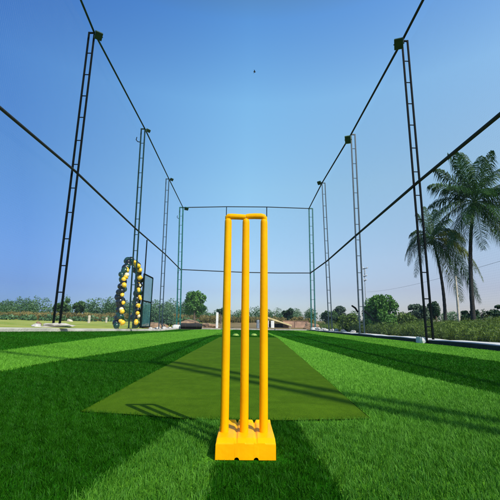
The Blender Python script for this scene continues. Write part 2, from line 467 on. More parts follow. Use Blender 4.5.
slab('kerb_dark_strip', lambda Y: .098 + np.interp(Y, [0, 12, 23], [0, -.03, -.05]) + .006 * math.sin(Y * 2.1), yr, lambda Y: XR - .012, lambda Y: XR + .020, .4, M['dark_strip'], bev=.004)  # low dark strip along the turf side of the right kerb
mb = MB(); mb.box((.02, 23.32, -.2), (8.20, .46, .54)); o = mb.build('kerb_back', M['concrete']); bevel(o, .012); tag(o, kind='structure')

# ------------------------------------------------------------------ cricket stumps
def stump_set():
    root = empty('cricket_stumps', (0, 1.2, 0), 'orange yellow plastic cricket stumps with bails on a heavy moulded base', 'cricket stumps')
    # base: profile block with shallow V grooves on its top and two notches under the front edge
    x0, x1, y0, y1, zt, zf = -.0885, .0885, -.098, .100, .056, .047
    mb = MB()
    cols = [(-.0885, 0), (-.060, 0), (-.036, 0), (-.030, -1), (-.024, 0), (0, 0), (.024, 0), (.030, -1), (.036, 0), (.060, 0), (.0885, 0)]
    rws = [y0, -.075, -.04, 0, .045, .082, y1]
    vs = []
    for j, y in enumerate(rws):
        for x, g in cols:
            z = zt - .010 * (1 if j == 0 else 0) - .002 * (1 if j == 1 else 0)
            if g: z -= [.002, .0035, .005, .0065, .007, .007, .007][j]
            if j == len(rws) - 1 and not g: z += .007
            if j == len(rws) - 2: z += 0
            vs.append((x * (1 - .03 * (j / 6)), y, z))
    nc = len(cols)
    nt_ = len(vs)
    fs = [(j * nc + i, j * nc + i + 1, (j + 1) * nc + i + 1, (j + 1) * nc + i) for j in range(len(rws) - 1) for i in range(nc - 1)]
    # raised back lip is broken into three tabs by the grooves; walls follow the top outline
    zb = .002
    def notch(x):                       # two little half round drain notches under the front face
        for c in (-.026, .031):
            t = abs(x - c)
            if t < .0075: return zb + math.sqrt(.0075 ** 2 - t * t) * .95
        return zb
    fx = sorted(set([c[0] for c in cols] + [c + d for c in (-.026, .031) for d in (-.0075, -.006, -.003, 0, .003, .006, .0075)]))
    tops = np.interp(fx, [c[0] for c in cols], [vs[i][2] for i in range(nc)])
    fv = []
    for x, z in zip(fx, tops): fv += [(x * 1.0, y0 - .004 if True else y0, notch(x)), (x, y0, z)]
    mb.add(vs, fs, False)
    mb.add(fv, [(2 * i, 2 * i + 2, 2 * i + 3, 2 * i + 1) for i in range(len(fx) - 1)])
    bk = [(-1) for _ in range(0)]
    bv = []
    for i in range(nc):
        t = vs[(len(rws) - 1) * nc + i]; bv += [(t[0], t[1], zb), t]
    mb.add(bv, [(2 * i, 2 * i + 1, 2 * i + 3, 2 * i + 2) for i in range(nc - 1)])
    for e in (0, nc - 1):
        sv = []
        for j in range(len(rws)):
            t = vs[j * nc + e]; sv += [((t[0] * 1.02), t[1] - (.004 if j == 0 else 0), zb), t]
        ff = [(2 * j, 2 * j + 1, 2 * j + 3, 2 * j + 2) for j in range(len(rws) - 1)]
        mb.add(sv, ff if e == 0 else [tuple(reversed(q)) for q in ff])
    base = mb.build('base', M['yellow'], root)
    base.location = (.008, .02, 0)
    w = base.modifiers.new('weld', 'WELD'); w.merge_threshold = .0006
    bevel(base, .004, 3)
    # stumps
    for x, tx in ((-.060, -.0645), (.0025, -.001), (.0645, .0635)):
        s = MB()
        prof = [(.0136, .0), (.0136, .25), (.0130, .55), (.0124, .700), (.0122, .708), (.0108, .714), (.0075, .717)]
        n = 28; vv = []; ff = []
        for r, z in prof:
            k = z / .717
            for a in range(n):
                an = 2 * math.pi * a / n
                vv.append((x + (tx - x) * k + r * math.cos(an), r * math.sin(an), .050 + z * .985))
        for i in range(len(prof) - 1):
            for a in range(n): ff.append((i * n + a, i * n + (a + 1) % n, (i + 1) * n + (a + 1) % n, (i + 1) * n + a))
        s.add(vv, ff, True); s.add(vv[-n:], [tuple(range(n))])
        s.build('stump', M['yellow'], root)
    # bails: thick turned pieces, rounded outer ends sit over the outer stumps
    zt = .7615
    b1 = MB(); b1.tube([(-.0705, 0, zt - .008), (-.0690, 0, zt - .001), (-.0640, 0, zt + .0030), (-.052, 0, zt + .0035), (-.032, 0, zt + .0030), (-.010, 0, zt + .0020), (-.0012, 0, zt + .0010)],
                        [.0052, .0082, .0104, .0106, .0102, .0100, .0094], 18)
    b1.build('bail', M['yellow'], root)
    b2 = MB(); b2.tube([(-.0006, 0, zt + .0035), (.010, 0, zt + .0050), (.030, 0, zt + .0060), (.052, 0, zt + .0060), (.0605, 0, zt + .0040), (.0665, 0, zt - .002), (.0700, 0, zt - .010)],
                        [.0094, .0100, .0104, .0106, .0106, .0092, .0056], 18)
    b2.build('bail', M['yellow'], root)
    return root
stump_set()

# ------------------------------------------------------------------ ladder posts
def ladder_post(top, base, out, m, label, thick=.044, width=.15, group='ladder posts of the net cage', step=.64, extra=None, name='ladder_post', twist=0.0):
    root = empty(name, base, label, 'post', group)
    b = Vector((0, 0, 0)); t = Vector(top) - Vector(base)
    t.z += .02
    o = Vector((out * width, twist, 0))
    MB().square(b, t, thick).build('rail', m, root)
    MB().square(b + o + Vector((0, 0, 0)), t + o, thick).build('rail', m, root)
    zz = t.z - .02; k = 0
    L = t.z
    first = True
    while zz > .25:
        p = b + (t - b) * (zz / L)
        u = o.normalized()
        q = MB()
        if first: q.square(p + u * (thick * .5), p + o - u * (thick * .5), thick * .9)
        else: q.tube([p + u * (thick * .48), p + o - u * (thick * .48)], .013, 8, caps=False)
        q.build('top_bar' if first else 'rung', m, root)
        first = False
        zz -= step * (1 + .03 * math.sin(k * 1.7)); k += 1
    bp = MB(); bp.box(tuple(b + o * .5 + Vector((0, 0, .012))), (width + .09, .16, .018)); bp.build('base_plate', m, root)
    return root

LT = [((-4.211, 8.15, 8.092), (-4.194, 8.15, .30)), ((-4.226, 13.1, 8.184), (-4.08, 13.1, .17)), ((-4.322, 18.2, 8.191), (-4.197, 18.2, .03)), ((-4.347, 22.85, 8.12), (-4.121, 22.85, .02))]
RT = [((4.211, 8.15, 8.049), (4.150, 8.15, .0)), ((4.283, 13.1, 8.107), (4.227, 13.1, .08)), ((4.185, 18.2, 8.107), (4.294, 18.2, .06)), ((4.299, 22.85, 8.192), (4.271, 22.85, .06))]
l1 = ladder_post(*LT[0], -1, M['steel_dark'], 'tall dark ladder post on a broken concrete mound, nearest on the left side', .038, .145)
l2p = ladder_post(*LT[1], -1, M['steel_green'], 'tall ladder post standing in front of the balloon arch', .045, .15)
l3 = ladder_post(*LT[2], -1, M['steel_blue'], 'slim blue grey ladder post between balloon arch and back left corner', .042, .16, step=.66)
l4 = ladder_post(*LT[3], -1, M['steel_teal'], 'teal ladder post at the back left corner beside the black roll', .075, .22, step=.62)
r1 = ladder_post(*RT[0], 1, M['steel_dark'], 'tall dark ladder post in front of the palms, nearest on the right side', .039, .15)
r2 = ladder_post(*RT[1], 1, M['steel_blue'], 'ladder post beside the round green bush, second on the right side', .045, .165)
r3 = ladder_post(*RT[2], 1, M['steel_blue'], 'slim blue grey ladder post on the kerb with white stones, third on the right', .042, .165, step=.66)
r4 = ladder_post(*RT[3], 1, M['steel_teal'], 'teal ladder post at the back right corner beside the faded wall', .075, .24, step=.62)
r0 = ladder_post((4.29, -2.55, 8.12), (4.24, -2.55, .0), 1, M['steel_dark'], 'ladder post behind the viewer whose long shadow crosses the pitch', .07, .24)
# hooked cleats on the outer rail of two posts
def cleat(parent, p, s):
    q = MB(); q.tube([(p[0], p[1], p[2]), (p[0] + .10 * s, p[1], p[2] + .02), (p[0] + .17 * s, p[1], p[2] + .10), (p[0] + .15 * s, p[1], p[2] + .22)], .018, 8)
    q.build('hook', M['steel_dark'], parent)
cleat(l2p, (-.30, 0, 7.42), -1)
cleat(l4, (-.42, 0, 7.3), -1)
# splayed struts low on the second right post
for a, b in (((-.02, .05, .78), (-.24, .05, 1.02)), ((.17, .05, .86), (.56, .05, .48))):
    q = MB(); q.tube([a, ((a[0] + b[0]) / 2 + .02, a[1], (a[2] + b[2]) / 2 + .03), b], [.034, .036, .03], 8); q.build('strut', M['steel_dark'], r2)

# ------------------------------------------------------------------ pipes carrying the net
def pipe(pts, rad, label, group='net support lines', m=None):
    c = Vector(pts[0])
    q = MB(); q.tube([Vector(p) - c for p in pts], rad, 10)
    o = q.build('net_line', m or M['pipe'], None); o.location = c
    return tag(o, label, 'support line', group)
def ext(p, q, Y):                     # straight on towards Y
    t = (Y - q[1]) / (p[1] - q[1]); return tuple(q[i] + (p[i] - q[i]) * t for i in range(3))
Lt = [t for t, b in LT]; Rt = [t for t, b in RT]
Lm = [(-4.276, 8.15, 4.053), (-4.28, 13.1, 3.94), (-4.28, 18.2, 3.95), (-4.291, 22.85, 3.833)]
Rm = [(4.275, 8.15, 3.902), (4.291, 13.1, 3.813), (4.315, 18.2, 3.697), (4.295, 22.85, 3.719)]
pipe([(-4.20, -2.55, 8.12), (-4.19, 7.2, 8.22)] + Lt, .027, 'dark top line along the left side from post head to post head', m=M['steel_green'])
pipe([(4.29, -2.55, 8.12), (4.25, 7.0, 8.20)] + Rt, .032, 'dark top line along the right side from post head to post head')
pipe([(-4.28, -2.55, 4.02), (-4.26, 5.4, 3.97)] + Lm, .031, 'thick dark line halfway up the left side of the cage')
pipe([(4.28, -2.55, 3.98), (4.25, 5.3, 3.89)] + Rm, .038, 'thick black line halfway up the right side, passing before the palms')
pipe([Lt[3], (-1.373, 22.85, 8.206 + .02), (1.394, 22.85, 8.252), Rt[3]], .030, 'thin horizontal top line across the back end')
pipe([Lm[3], (-2.1, 22.85, 3.76), (0, 22.85, 3.70), (2.1, 22.85, 3.69), Rm[3]], .030, 'thin horizontal line halfway up the back end')
pipe([(-4.20, -2.55, 8.12), (4.29, -2.55, 8.12)], .045, 'top line across the open end behind the viewer')

def upright(x, Y, z0, z1, r, label, x1=None, m=None):
    q = MB(); q.tube([(0, 0, 0), ((x1 if x1 is not None else x) - x, 0, z1 - z0)], r, 8); q.box((0, 0, .01), (.14, .14, .02))
    o = q.build('net_upright', m or M['steel_dark']); o.location = (x, Y, z0)
    return tag(o, label, 'pole', 'thin uprights of the net cage')
upright(-1.34, 22.9, .06, 8.22, .026, 'thin dark upright at the back end behind the left stump', -1.373)
upright(1.36, 22.9, .06, 8.25, .030, 'thin dark upright at the back end, right of the right stump', 1.394)
upright(-4.30, 14.9, .17, 3.92, .026, 'thin upright between balloon arch and mesh gate, reaching the middle line', -4.326)

# ------------------------------------------------------------------ netting: thin cords in a square mesh
def net(name, o_, u, w_, nu, nw, rad, label):
    O = Vector(o_); U = Vector(u); W = Vector(w_)
    N = U.cross(W).normalized()
    vs = []; fs = []
    def cord(a, b, side):
        k = len(vs)
        for p in (a, b):
            vs.extend([p + side * rad, p - side * rad, p + N * rad * 1.4])
        fs.extend([(k, k + 1, k + 4, k + 3), (k + 1, k + 2, k + 5, k + 4), (k + 2, k, k + 3, k + 5)])
    for i in range(nu + 1): cord(O + U * (i / nu), O + U * (i / nu) + W, U.normalized())
    for j in range(nw + 1): cord(O + W * (j / nw), O + W * (j / nw) + U, W.normalized())
    q = MB(); q.add([v - O for v in vs], fs); o = q.build(name, M['net']); o.location = O
    return tag(o, label, 'net', 'netting of the cage')
NETS = True
if NETS:
    net('sports_net', (-4.41, -2.5, .3), (0, 25.3, 0), (0, 0, 7.85), 560, 175, .00028, 'fine pale netting hung along the left side of the cage')
    net('sports_net', (4.47, -2.5, .12), (0, 25.3, 0), (0, 0, 8.0), 560, 178, .00028, 'fine pale netting hung along the right side of the cage')
    net('sports_net', (-4.3, 22.97, .1), (8.58, 0, 0), (0, 0, 8.05), 190, 178, .0006, 'fine pale netting across the back end behind the stumps')

# ------------------------------------------------------------------ floodlights at the post heads
def floodlight(loc, rot, size, m, label):
    root = empty('floodlight', loc, label, 'floodlight', 'floodlights at the post heads')
    root.rotation_euler = rot
    w, h, d = size
    q = MB(); q.box((0, 0, 0), (w, d, h))
    for i in range(5): q.box((-w * .4 + i * w * .2, d * .5 + .02, 0), (.012, .04, h * .85))
    bevel(q.build('housing', m, root), .008)
    q = MB(); q.box((0, -d * .5 - .004, 0), (w * .86, .006, h * .82)); q.build('lens', M['lens'], root)
    q = MB(); q.tube([(-w * .5 - .012, 0, 0), (-w * .5 - .012, d * .9, -h * .1), (w * .5 + .012, d * .9, -h * .1), (w * .5 + .012, 0, 0)], .014, 8)
    q.tube([(0, d * .9, -h * .1), (0, d * .9 + .10, 0)], .016, 8)
    q.build('bracket', M['steel_dark'], root)
    return root
floodlight((-4.08, 8.12, 7.98), (R(52), R(-6), R(40)), (.19, .20, .08), M['light_body'], 'boxy dark floodlight at the head of the nearest left post')
floodlight((4.10, 8.12, 7.93), (R(50), R(8), R(-28)), (.23, .27, .09), M['light_body'], 'square dark green floodlight at the head of the nearest right post')
floodlight((-4.08, 13.08, 8.10), (R(35), 0, R(50)), (.17, .13, .06), M['light_pale'], 'small pale floodlight at the head of the post by the balloon arch')
floodlight((4.14, 13.08, 7.86), (R(40), R(4), R(-25)), (.24, .32, .09), M['light_pale'], 'pale green floodlight at the head of the second right post')
floodlight((-4.16, 18.18, 8.15), (R(35), 0, R(50)), (.17, .15, .06), M['light_body'], 'small dark floodlight at the head of the third left post')
floodlight((4.03, 18.18, 8.10), (R(40), 0, R(-40)), (.20, .20, .08), M['light_body'], 'small dark floodlight at the head of the third right post')
floodlight((-4.10, 22.82, 8.03), (R(40), 0, R(30)), (.26, .22, .08), M['steel_teal'], 'small teal floodlight under the back left corner')

# ------------------------------------------------------------------ balloon arch and gate
def balloon_mesh(name, m, r):
    q = MB(); prof = [(.0008, -1.18), (.10, -1.16), (.07, -1.10), (.30, -.96), (.62, -.72), (.88, -.36), (.99, .05), (.95, .38), (.78, .67), (.5, .87), (.2, .98), (.01, 1.0)]
    q.lathe([(a * r, z * r) for a, z in prof], n=14)
    return q
def balloon_arch():
    root = empty('balloon_arch', (-4.55, 13.9, .16), 'black and gold balloon arch standing at the gate on the left side', 'balloon arch')
    proto = {k: balloon_mesh(k, M['balloon_' + k], 1.0) for k in ('black', 'green', 'gold', 'cream')}
    meshes = {}
    for k in proto:
        o = proto[k].build('balloon', M['balloon_' + k], root); meshes[k] = o
    used = {k: False for k in proto}
    W, Hh = .97, 2.56
    def path(t):                   # 0..1 along the arch, in (dy, z)
        L1 = 1.75; r = W; arc = math.pi * r * .9; tot = 2 * L1 + arc; s = t * tot
        if s < L1: return (-W, s)
        if s > L1 + arc: return (W, L1 - (s - L1 - arc))
        a = (s - L1) / arc * math.pi
        return (-W * math.cos(a), L1 + (Hh - L1) * math.sin(a))
    q = MB(); q.tube([(0, *path(i / 40)) for i in range(41)], .018, 6); q.build('arch_frame', M['steel_dark'], root)
    n = 96
    for i in range(n):
        t = (i + .5) / n + random.uniform(-.006, .006); t = min(max(t, .004), .996)
        y, z = path(t)
        right = t > .55
        u = random.random()
        if i % 5 == 2: k = 'gold'
        elif i % 5 == 3 and u < .75: k = 'gold'
        elif i % 20 == 9: k = 'cream'
        elif right: k = 'black' if u < .85 else 'green'
        else: k = 'green' if u < .55 else 'black'
        r = random.uniform(.07, .105) if k in ('gold', 'cream') else random.uniform(.11, .15)
        src = meshes[k]
        if not used[k]: o = src; used[k] = True
        else:
            o = src.copy(); col.objects.link(o); o.parent = root
        an = random.uniform(0, 6.28); off = random.uniform(.02, .11)
        dx = math.cos(an) * off; ds = math.sin(an) * off
        if k in ('gold', 'cream'): dx = abs(dx) + .07; ds = -abs(ds) - .075
        o.location = (dx, y + ds * (1 if z < 1.7 else .5), z + .08 + (ds * .7 if z > 1.7 else 0))
        o.scale = (r, r, r * 1.08)
        o.rotation_euler = (random.uniform(-1, 1), random.uniform(-1, 1), random.uniform(0, 6))
        o['label'] = {'black': 'glossy black balloon', 'green': 'dark green balloon', 'gold': 'gold balloon', 'cream': 'cream balloon'}[k]
    return root
balloon_arch()

def gate():
    root = empty('mesh_gate', (-4.30, 14.75, .16), 'open teal mesh gate leaf with dark frame beside the balloon arch', 'gate')
    w, h = 1.45, 2.25
    q = MB()
    for a, b in (((0, 0, .03), (0, 0, h)), ((0, w, .03), (0, w, h)), ((0, .02, h), (0, w - .02, h)), ((0, .02, .05), (0, w - .02, .05)), ((0, .02, h * .5), (0, w - .02, h * .5))):
        q.square(a, b, .045)
    q.build('gate_frame', M['steel_dark'], root)
    q = MB(); 
    for i in range(1, 40): q.tube([(.0, w * i / 40, .06), (.0, w * i / 40, h - .02)], .0032, 3, caps=False)
    for i in range(1, 60): q.tube([(.006, .02, h * i / 60), (.006, w - .02, h * i / 60)], .0032, 3, caps=False)
    q.build('wire_mesh', M['mesh_panel'], root)
    q = MB(); q.tube([(.03, w - .06, 1.05), (.09, w - .06, 1.05), (.09, w - .06, 1.2), (.03, w - .06, 1.2)], .012, 8); q.build('handle', M['steel_dark'], root)
gate()

# ------------------------------------------------------------------ mat roll, footings, stones, small marks
def mat_roll():
    root = empty('rolled_mat', (-3.33, 22.35, .02), 'long black rolled up rubber mat lying at the back left corner', 'mat')
    q = MB(); n = 24
    prof = []
    ring = [(math.cos(2 * math.pi * k / n) * .185, .185 + math.sin(2 * math.pi * k / n) * .175) for k in range(n)]
    vs = []; fs = []
    xsn = np.linspace(-.64, .64, 9)
    for x in xsn:
        s = 1 + .02 * math.sin(x * 7)
        for y, z in ring: vs.append((x, y * s, z * s))
    for i in range(len(xsn) - 1):
        for k in range(n): fs.append((i * n + k, (i + 1) * n + k, (i + 1) * n + (k + 1) % n, i * n + (k + 1) % n))
    q.add(vs, fs, True); q.add(vs[:n], [tuple(range(n))]); q.add(vs[-n:], [tuple(range(n - 1, -1, -1))])
    q.box((0, -.22, .012), (1.26, .16, .014))
    q.build('roll', M['rubber'], root)
    for sx in (-.652, .652):
        q = MB(); pts = []
        for k in range(60):
            a = k * .42; r = .165 - .155 * k / 60
            pts.append((sx, math.cos(a) * r, .187 + math.sin(a) * r))
        q.tube(pts, .006, 5); q.build('spiral_edge', M['light_body'], root)
    for x in (-.35, .35):
        q = MB(); q.tube([(x, math.cos(2 * math.pi * k / 24) * .191, .187 + math.sin(2 * math.pi * k / 24) * .181) for k in range(25)], .010, 5, caps=False); q.build('strap', M['timber'], root)
mat_roll()

def rock(name, loc, size, m, label, cat, seed, group=None, sub=3, rough=.25):
    r_ = np.random.default_rng(seed)
    import bmesh
    bm = bmesh.new(); bmesh.ops.create_icosphere(bm, subdivisions=sub, radius=1)
    ph = r_.uniform(0, 6.28, 9)
    for v in bm.verts:
        x, y, z = v.co
        k = 1 + rough * (math.sin(3.1 * x + ph[0]) * math.sin(2.7 * y + ph[1]) + .6 * math.sin(5.3 * z + ph[2] + 2 * x) + .35 * math.sin(9 * y + ph[3]) * math.sin(8 * x + ph[4]))
        v.co = (x * k * size[0], y * k * size[1], max(z * k, -.25) * size[2] + .2 * size[2])
    me = bpy.data.meshes.new(name); bm.to_mesh(me); bm.free(); me.materials.append(m)
    o = bpy.data.objects.new(name, me); col.objects.link(o); o.location = loc
    return tag(o, label, cat, group)

rock('concrete_footing', (-4.30, 8.2, 0.265), (.36, .20, .075), M['concrete'], 'rough pale concrete mound under the nearest left ladder post', 'footing', 3, rough=.34)
rock('rock', (-4.62, 8.05, 0.280), (.07, .07, .07), M['soil'], 'brown rock left of the concrete mound', 'rock', 5)
rock('rock', (-4.50, 7.8, 0.275), (.09, .08, .05), M['stone'], 'flat grey rock in front of the concrete mound', 'rock', 6)
rock('rock', (-4.06, 8.3, 0.260), (.035, .035, .045), M['rubber'], 'small black stone alone at the turf edge, right of the nearest left post', 'rock', 8)
def block(name, c, d, m, label, cat, group=None, rz=0, bev=.015):
    q = MB(); q.box((0, 0, d[2] / 2), d); o = q.build(name, m); o.location = c; o.rotation_euler = (0, 0, rz); bevel(o, bev)
    return tag(o, label, cat, group)
def footing(name, c, d, m, label, rz=0, seed=1):
    """cast concrete footing: tapered block with an uneven top"""
    r_ = random.Random(seed); q = MB()
    w, e, h = d; vs = []
    for k, (s, z) in enumerate(((1.0, 0), (1.0, h * .55), (.86, h), (.5, h * 1.03))):
        for i in range(12):
            a = 2 * math.pi * i / 12
            sx = max(-1, min(1, 1.35 * math.cos(a))) * w / 2 * s; sy = max(-1, min(1, 1.35 * math.sin(a))) * e / 2 * s
            vs.append((sx + r_.uniform(-.012, .012), sy + r_.uniform(-.012, .012), z + (r_.uniform(-.015, .015) if z else 0)))
    fs = [(k * 12 + i, k * 12 + (i + 1) % 12, (k + 1) * 12 + (i + 1) % 12, (k + 1) * 12 + i) for k in range(3) for i in range(12)]
    fs.append(tuple(range(36, 48)))
    q.add(vs, fs); o = q.build(name, m); o.location = c; o.rotation_euler = (0, 0, rz)
    return tag(o, label, 'footing')
footing('concrete_footing', (-4.30, 22.6, 0.0), (.48, .46, .26), M['concrete_white'], 'white concrete footing of the back left corner post', seed=2)
footing('concrete_footing', (4.42, 22.6, 0.05), (.5, .42, .15), M['concrete_white'], 'white concrete footing of the back right corner post', seed=3)
footing('concrete_footing', (4.12, 8.32, 0.0), (.18, .34, .125), M['concrete_white'], 'white concrete lump at the foot of the nearest right post', seed=4)
# broken white stones along the far part of the right kerb
sp = [(4.45, 21.6, .17), (4.52, 20.6, .13), (4.40, 19.5, .14), (4.55, 18.6, .12), (4.47, 17.4, .13), (4.58, 16.6, .11), (4.42, 15.9, .12), (4.60, 20.0, .10), (4.38, 20.9, .09), (4.56, 15.0, .10)]
for i, (x, y, s) in enumerate(sp):
    rock('stone', (x, y, .07), (s * 1.1, s * 1.4, s * .8), M['stone'], 'broken white stone lying on the far half of the right kerb', 'stone', 20 + i, 'white stones on the right kerb', sub=2)
# white rubble along the left path near the corner
for i, (x, y, s) in enumerate([(-4.5, 17.2, .10), (-4.6, 18.9, .12), (-4.45, 19.8, .10), (-4.62, 20.6, .12), (-4.5, 21.5, .10)]):
    rock('stone', (x, y, float(bank(y)) + .07), (s * 1.2, s * 1.5, s * .75), M['stone'], 'broken white stone on the left path near the corner footing', 'stone', 50 + i, 'white stones on the left path', sub=2)

# low yellow markers at the far end of the pitch
def marker(loc, label, s=1.0):
    q = MB(); q.lathe([(.15 * s, .0), (.148 * s, .012), (.085 * s, .075 * s), (.05 * s, .085 * s)], n=24)
    o = q.build('disc_marker', M['yellow_disc']); o.location = loc
    return tag(o, label, 'marker', 'yellow disc markers at the far end of the pitch')
marker((-.28, 11.3, .022), 'low yellow disc marker seen between left and middle stumps', .7)
marker((.30, 11.6, .022), 'low yellow disc marker seen between middle and right stumps', .7)

# ------------------------------------------------------------------ foliage
def leaf_cloud(centers, radii, n, size, seed, shell=.55, up=.25, aspect=1.8, wts=None):
    r_ = np.random.default_rng(seed)
    C = np.array(centers, float); Rr = np.array(radii, float)
    if Rr.ndim == 1: Rr = np.stack([Rr] * 3, -1)
    w = Rr.prod(1) ** .67 if wts is None else np.array(wts, float)
    w = w / w.sum()
    k = r_.choice(len(C), n, p=w)
    d = r_.normal(0, 1, (n, 3)); d /= np.linalg.norm(d, axis=1)[:, None]
    rad = np.where(r_.random(n) < shell, r_.uniform(.78, 1.08, n), r_.random(n) ** .5)
    p = C[k] + d * Rr[k] * rad[:, None]
    nrm = d * .8 + r_.normal(0, .7, (n, 3)); nrm[:, 2] += up
    nrm /= np.linalg.norm(nrm, axis=1)[:, None]
    t = np.cross(nrm, r_.normal(0, 1, (n, 3))); t /= np.linalg.norm(t, axis=1)[:, None]
    b = np.cross(nrm, t)
    s = size * r_.uniform(.6, 1.35, n)
    t *= (s * aspect * .5)[:, None]; b *= (s * .5)[:, None]
    V = np.stack([p - t, p + b, p + t, p - b], 1).reshape(-1, 3)
    F = np.arange(n * 4).reshape(n, 4)
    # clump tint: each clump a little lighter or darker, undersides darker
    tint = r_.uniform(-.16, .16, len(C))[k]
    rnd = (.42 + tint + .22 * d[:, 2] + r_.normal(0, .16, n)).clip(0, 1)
    return V, F, rnd

def tree(name, base, h, rx, rz, cz, m, label, cat, seed, n=2200, leaf=.12, trunk=.08, group=None, nclump=16, ry=None, limbs=4, lean=0.0, flat=.7, shell=.55):
    r_ = random.Random(seed)
    root = empty(name, base, label, cat, group)
    ry = ry or rx
    cs = []; rs = []
    for i in range(nclump):
        a = r_.uniform(0, 6.283); u = r_.uniform(-1, 1); q = r_.uniform(.25, .92)
        s = math.sqrt(1 - u * u)
        x = rx * q * s * math.cos(a) + lean * (u + 1) * .3; y = ry * q * s * math.sin(a); z = cz + rz * q * u
        cs.append((x, y, z)); k = r_.uniform(.19, .43)
        rs.append((rx * k, ry * k, rz * k * flat * 1.25))
    V, F, rnd = leaf_cloud(cs, rs, n, leaf, seed, shell)
    V[:, 2] = np.maximum(V[:, 2], .02)
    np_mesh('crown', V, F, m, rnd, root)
    q = MB()
    top = Vector((lean * .3, 0, cz + rz * .35))
    q.tube([(0, 0, -.1), (trunk * .3, 0, cz * .35), (top * .7)[:], top[:]], [trunk * 1.25, trunk, trunk * .7, trunk * .25], 8)
    for i in range(limbs):
        c = Vector(cs[i]); s0 = top * r_.uniform(.45, .8)
        q.tube([s0[:], ((s0 + c) / 2 + Vector((0, 0, .04 * h)))[:], c[:]], [trunk * .5, trunk * .32, trunk * .12], 6)
    q.build('trunk', M['bark'], root)
    return root

M['leaf_mid'] = leaf_mat('mid_green_leaf', (.018, .055, .014), (.10, .20, .05), .3)
M['leaf_bush'] = leaf_mat('fresh_bush_leaf', (.018, .085, .012), (.14, .32, .045), .3)
M['leaf_grey'] = leaf_mat('grey_green_leaf', (.040, .075, .048), (.13, .19, .11), .25)
M['leaf_dark'] = leaf_mat('dark_green_leaf', (.010, .035, .012), (.045, .105, .035), .25)
M['leaf_haze'] = leaf_mat('hazy_green_leaf', (.035, .10, .035), (.12, .22, .09), .2)  # distance haze put into the leaf colour
M['leaf_olive'] = leaf_mat('olive_leaf', (.026, .065, .006), (.15, .225, .028), .3)
M['leaf_palm'] = leaf_mat('palm_leaflet', (.006, .036, .006), (.050, .130, .016), .35, .55, .15)
M['leaf_palm_y'] = leaf_mat('yellowing_palm_leaflet', (.06, .10, .008), (.24, .27, .03), .35, .55, .15)
M['leaf_dry'] = leaf_mat('dry_brush_leaf', (.07, .075, .018), (.30, .24, .085), .25, .8, .1)
M['twig'] = mat('grey_twigs', (.17, .15, .13), .95, .3, 8)

def gz(x, y): return float(land_z(x, y))
tree('tree', (-4.85, 34, gz(-4.85, 34)), 3.2, 1.10, 1.35, 1.95, M['leaf_bush'], 'bushy green tree behind the black mat roll at back left', 'tree', 23, 3600, .13, .10, nclump=26)
tree('tree', (-2.72, 40, gz(-2.72, 40)), 2.2, .55, .62, 1.35, M['leaf_dark'], 'small dark round tree just left of the left stump', 'tree', 12, 900, .12, .06, nclump=8)
tree('tree', (4.85, 40, gz(4.85, 40)), 2, .78, .80, 1.10, M['leaf_dark'], 'dark round tree behind the faded wall, left of the back right corner post', 'tree', 13, 1300, .14, .07, nclump=10)
tree('tree', (7.2, 30, gz(7.2, 30)), 2, .85, .75, .85, M['leaf_mid'], 'leafy green tree behind the slim third right post', 'tree', 14, 2200, .11, .06)
tree('tree', (8.35, 31, gz(8.35, 31)), 2.2, .75, .85, 1.05, M['leaf_grey'], 'greyish feathery tree between third and second right posts', 'tree', 15, 1500, .11, .06, shell=.8)
tree('tree', (9.9, 33, gz(9.9, 33)), 1.8, .75, .55, .7, M['leaf_grey'], 'low hazy tree behind the foot of the second right post', 'tree', 16, 1000, .13, .06)
tree('tree', (16.9, 34, gz(16.9, 34)), 3, 1.15, 1.05, 1.35, M['leaf_grey'], 'rounded grey green tree left of the nearest right post', 'tree', 17, 2600, .15, .09)
tree('tree', (18.4, 34, gz(18.4, 34)), 3, .75, 1.10, 1.40, M['leaf_dark'], 'dark tree between the nearest right post and the smaller palm', 'tree', 18, 1900, .15, .09)
tree('tree', (18.2, 28, gz(18.2, 28)), 2.2, .85, .72, .95, M['leaf_dark'], 'dark bushy tree between bare pole and tall palm trunk', 'tree', 19, 2200, .13, .08)
tree('tree', (21.1, 29, gz(21.1, 29)), 3, .9, .85, .95, M['leaf_dark'], 'dark tree cut by the right edge of the view', 'tree', 20, 1800, .13, .09)
# thin bare tree
def bare_tree():
    base = (20.1, 30, gz(20.1, 30))
    root = empty('tree', base, 'thin nearly leafless grey tree right of the tall palm trunk', 'tree')
    r_ = random.Random(5); q = MB()
    q.tube([(0, 0, -.1), (.02, 0, .5), (-.03, 0, 1.0)], [.05, .04, .025], 6)
    tips = []
    for i in range(16):
        z0 = r_.uniform(.35, .95); a = r_.uniform(0, 6.28); L = r_.uniform(.3, .65)
        e = (math.cos(a) * L * .7, math.sin(a) * L * .7, z0 + L * .75)
        q.tube([(0, 0, z0), (e[0] * .5, e[1] * .5, z0 + L * .45), e], [.02, .013, .006], 5); tips.append(e)
    q.build('trunk', M['twig'], root)
    V, F, rnd = leaf_cloud(tips, [.16] * len(tips), 320, .08, 3, .4); np_mesh('crown', V, F, M['leaf_grey'], rnd, root)
bare_tree()
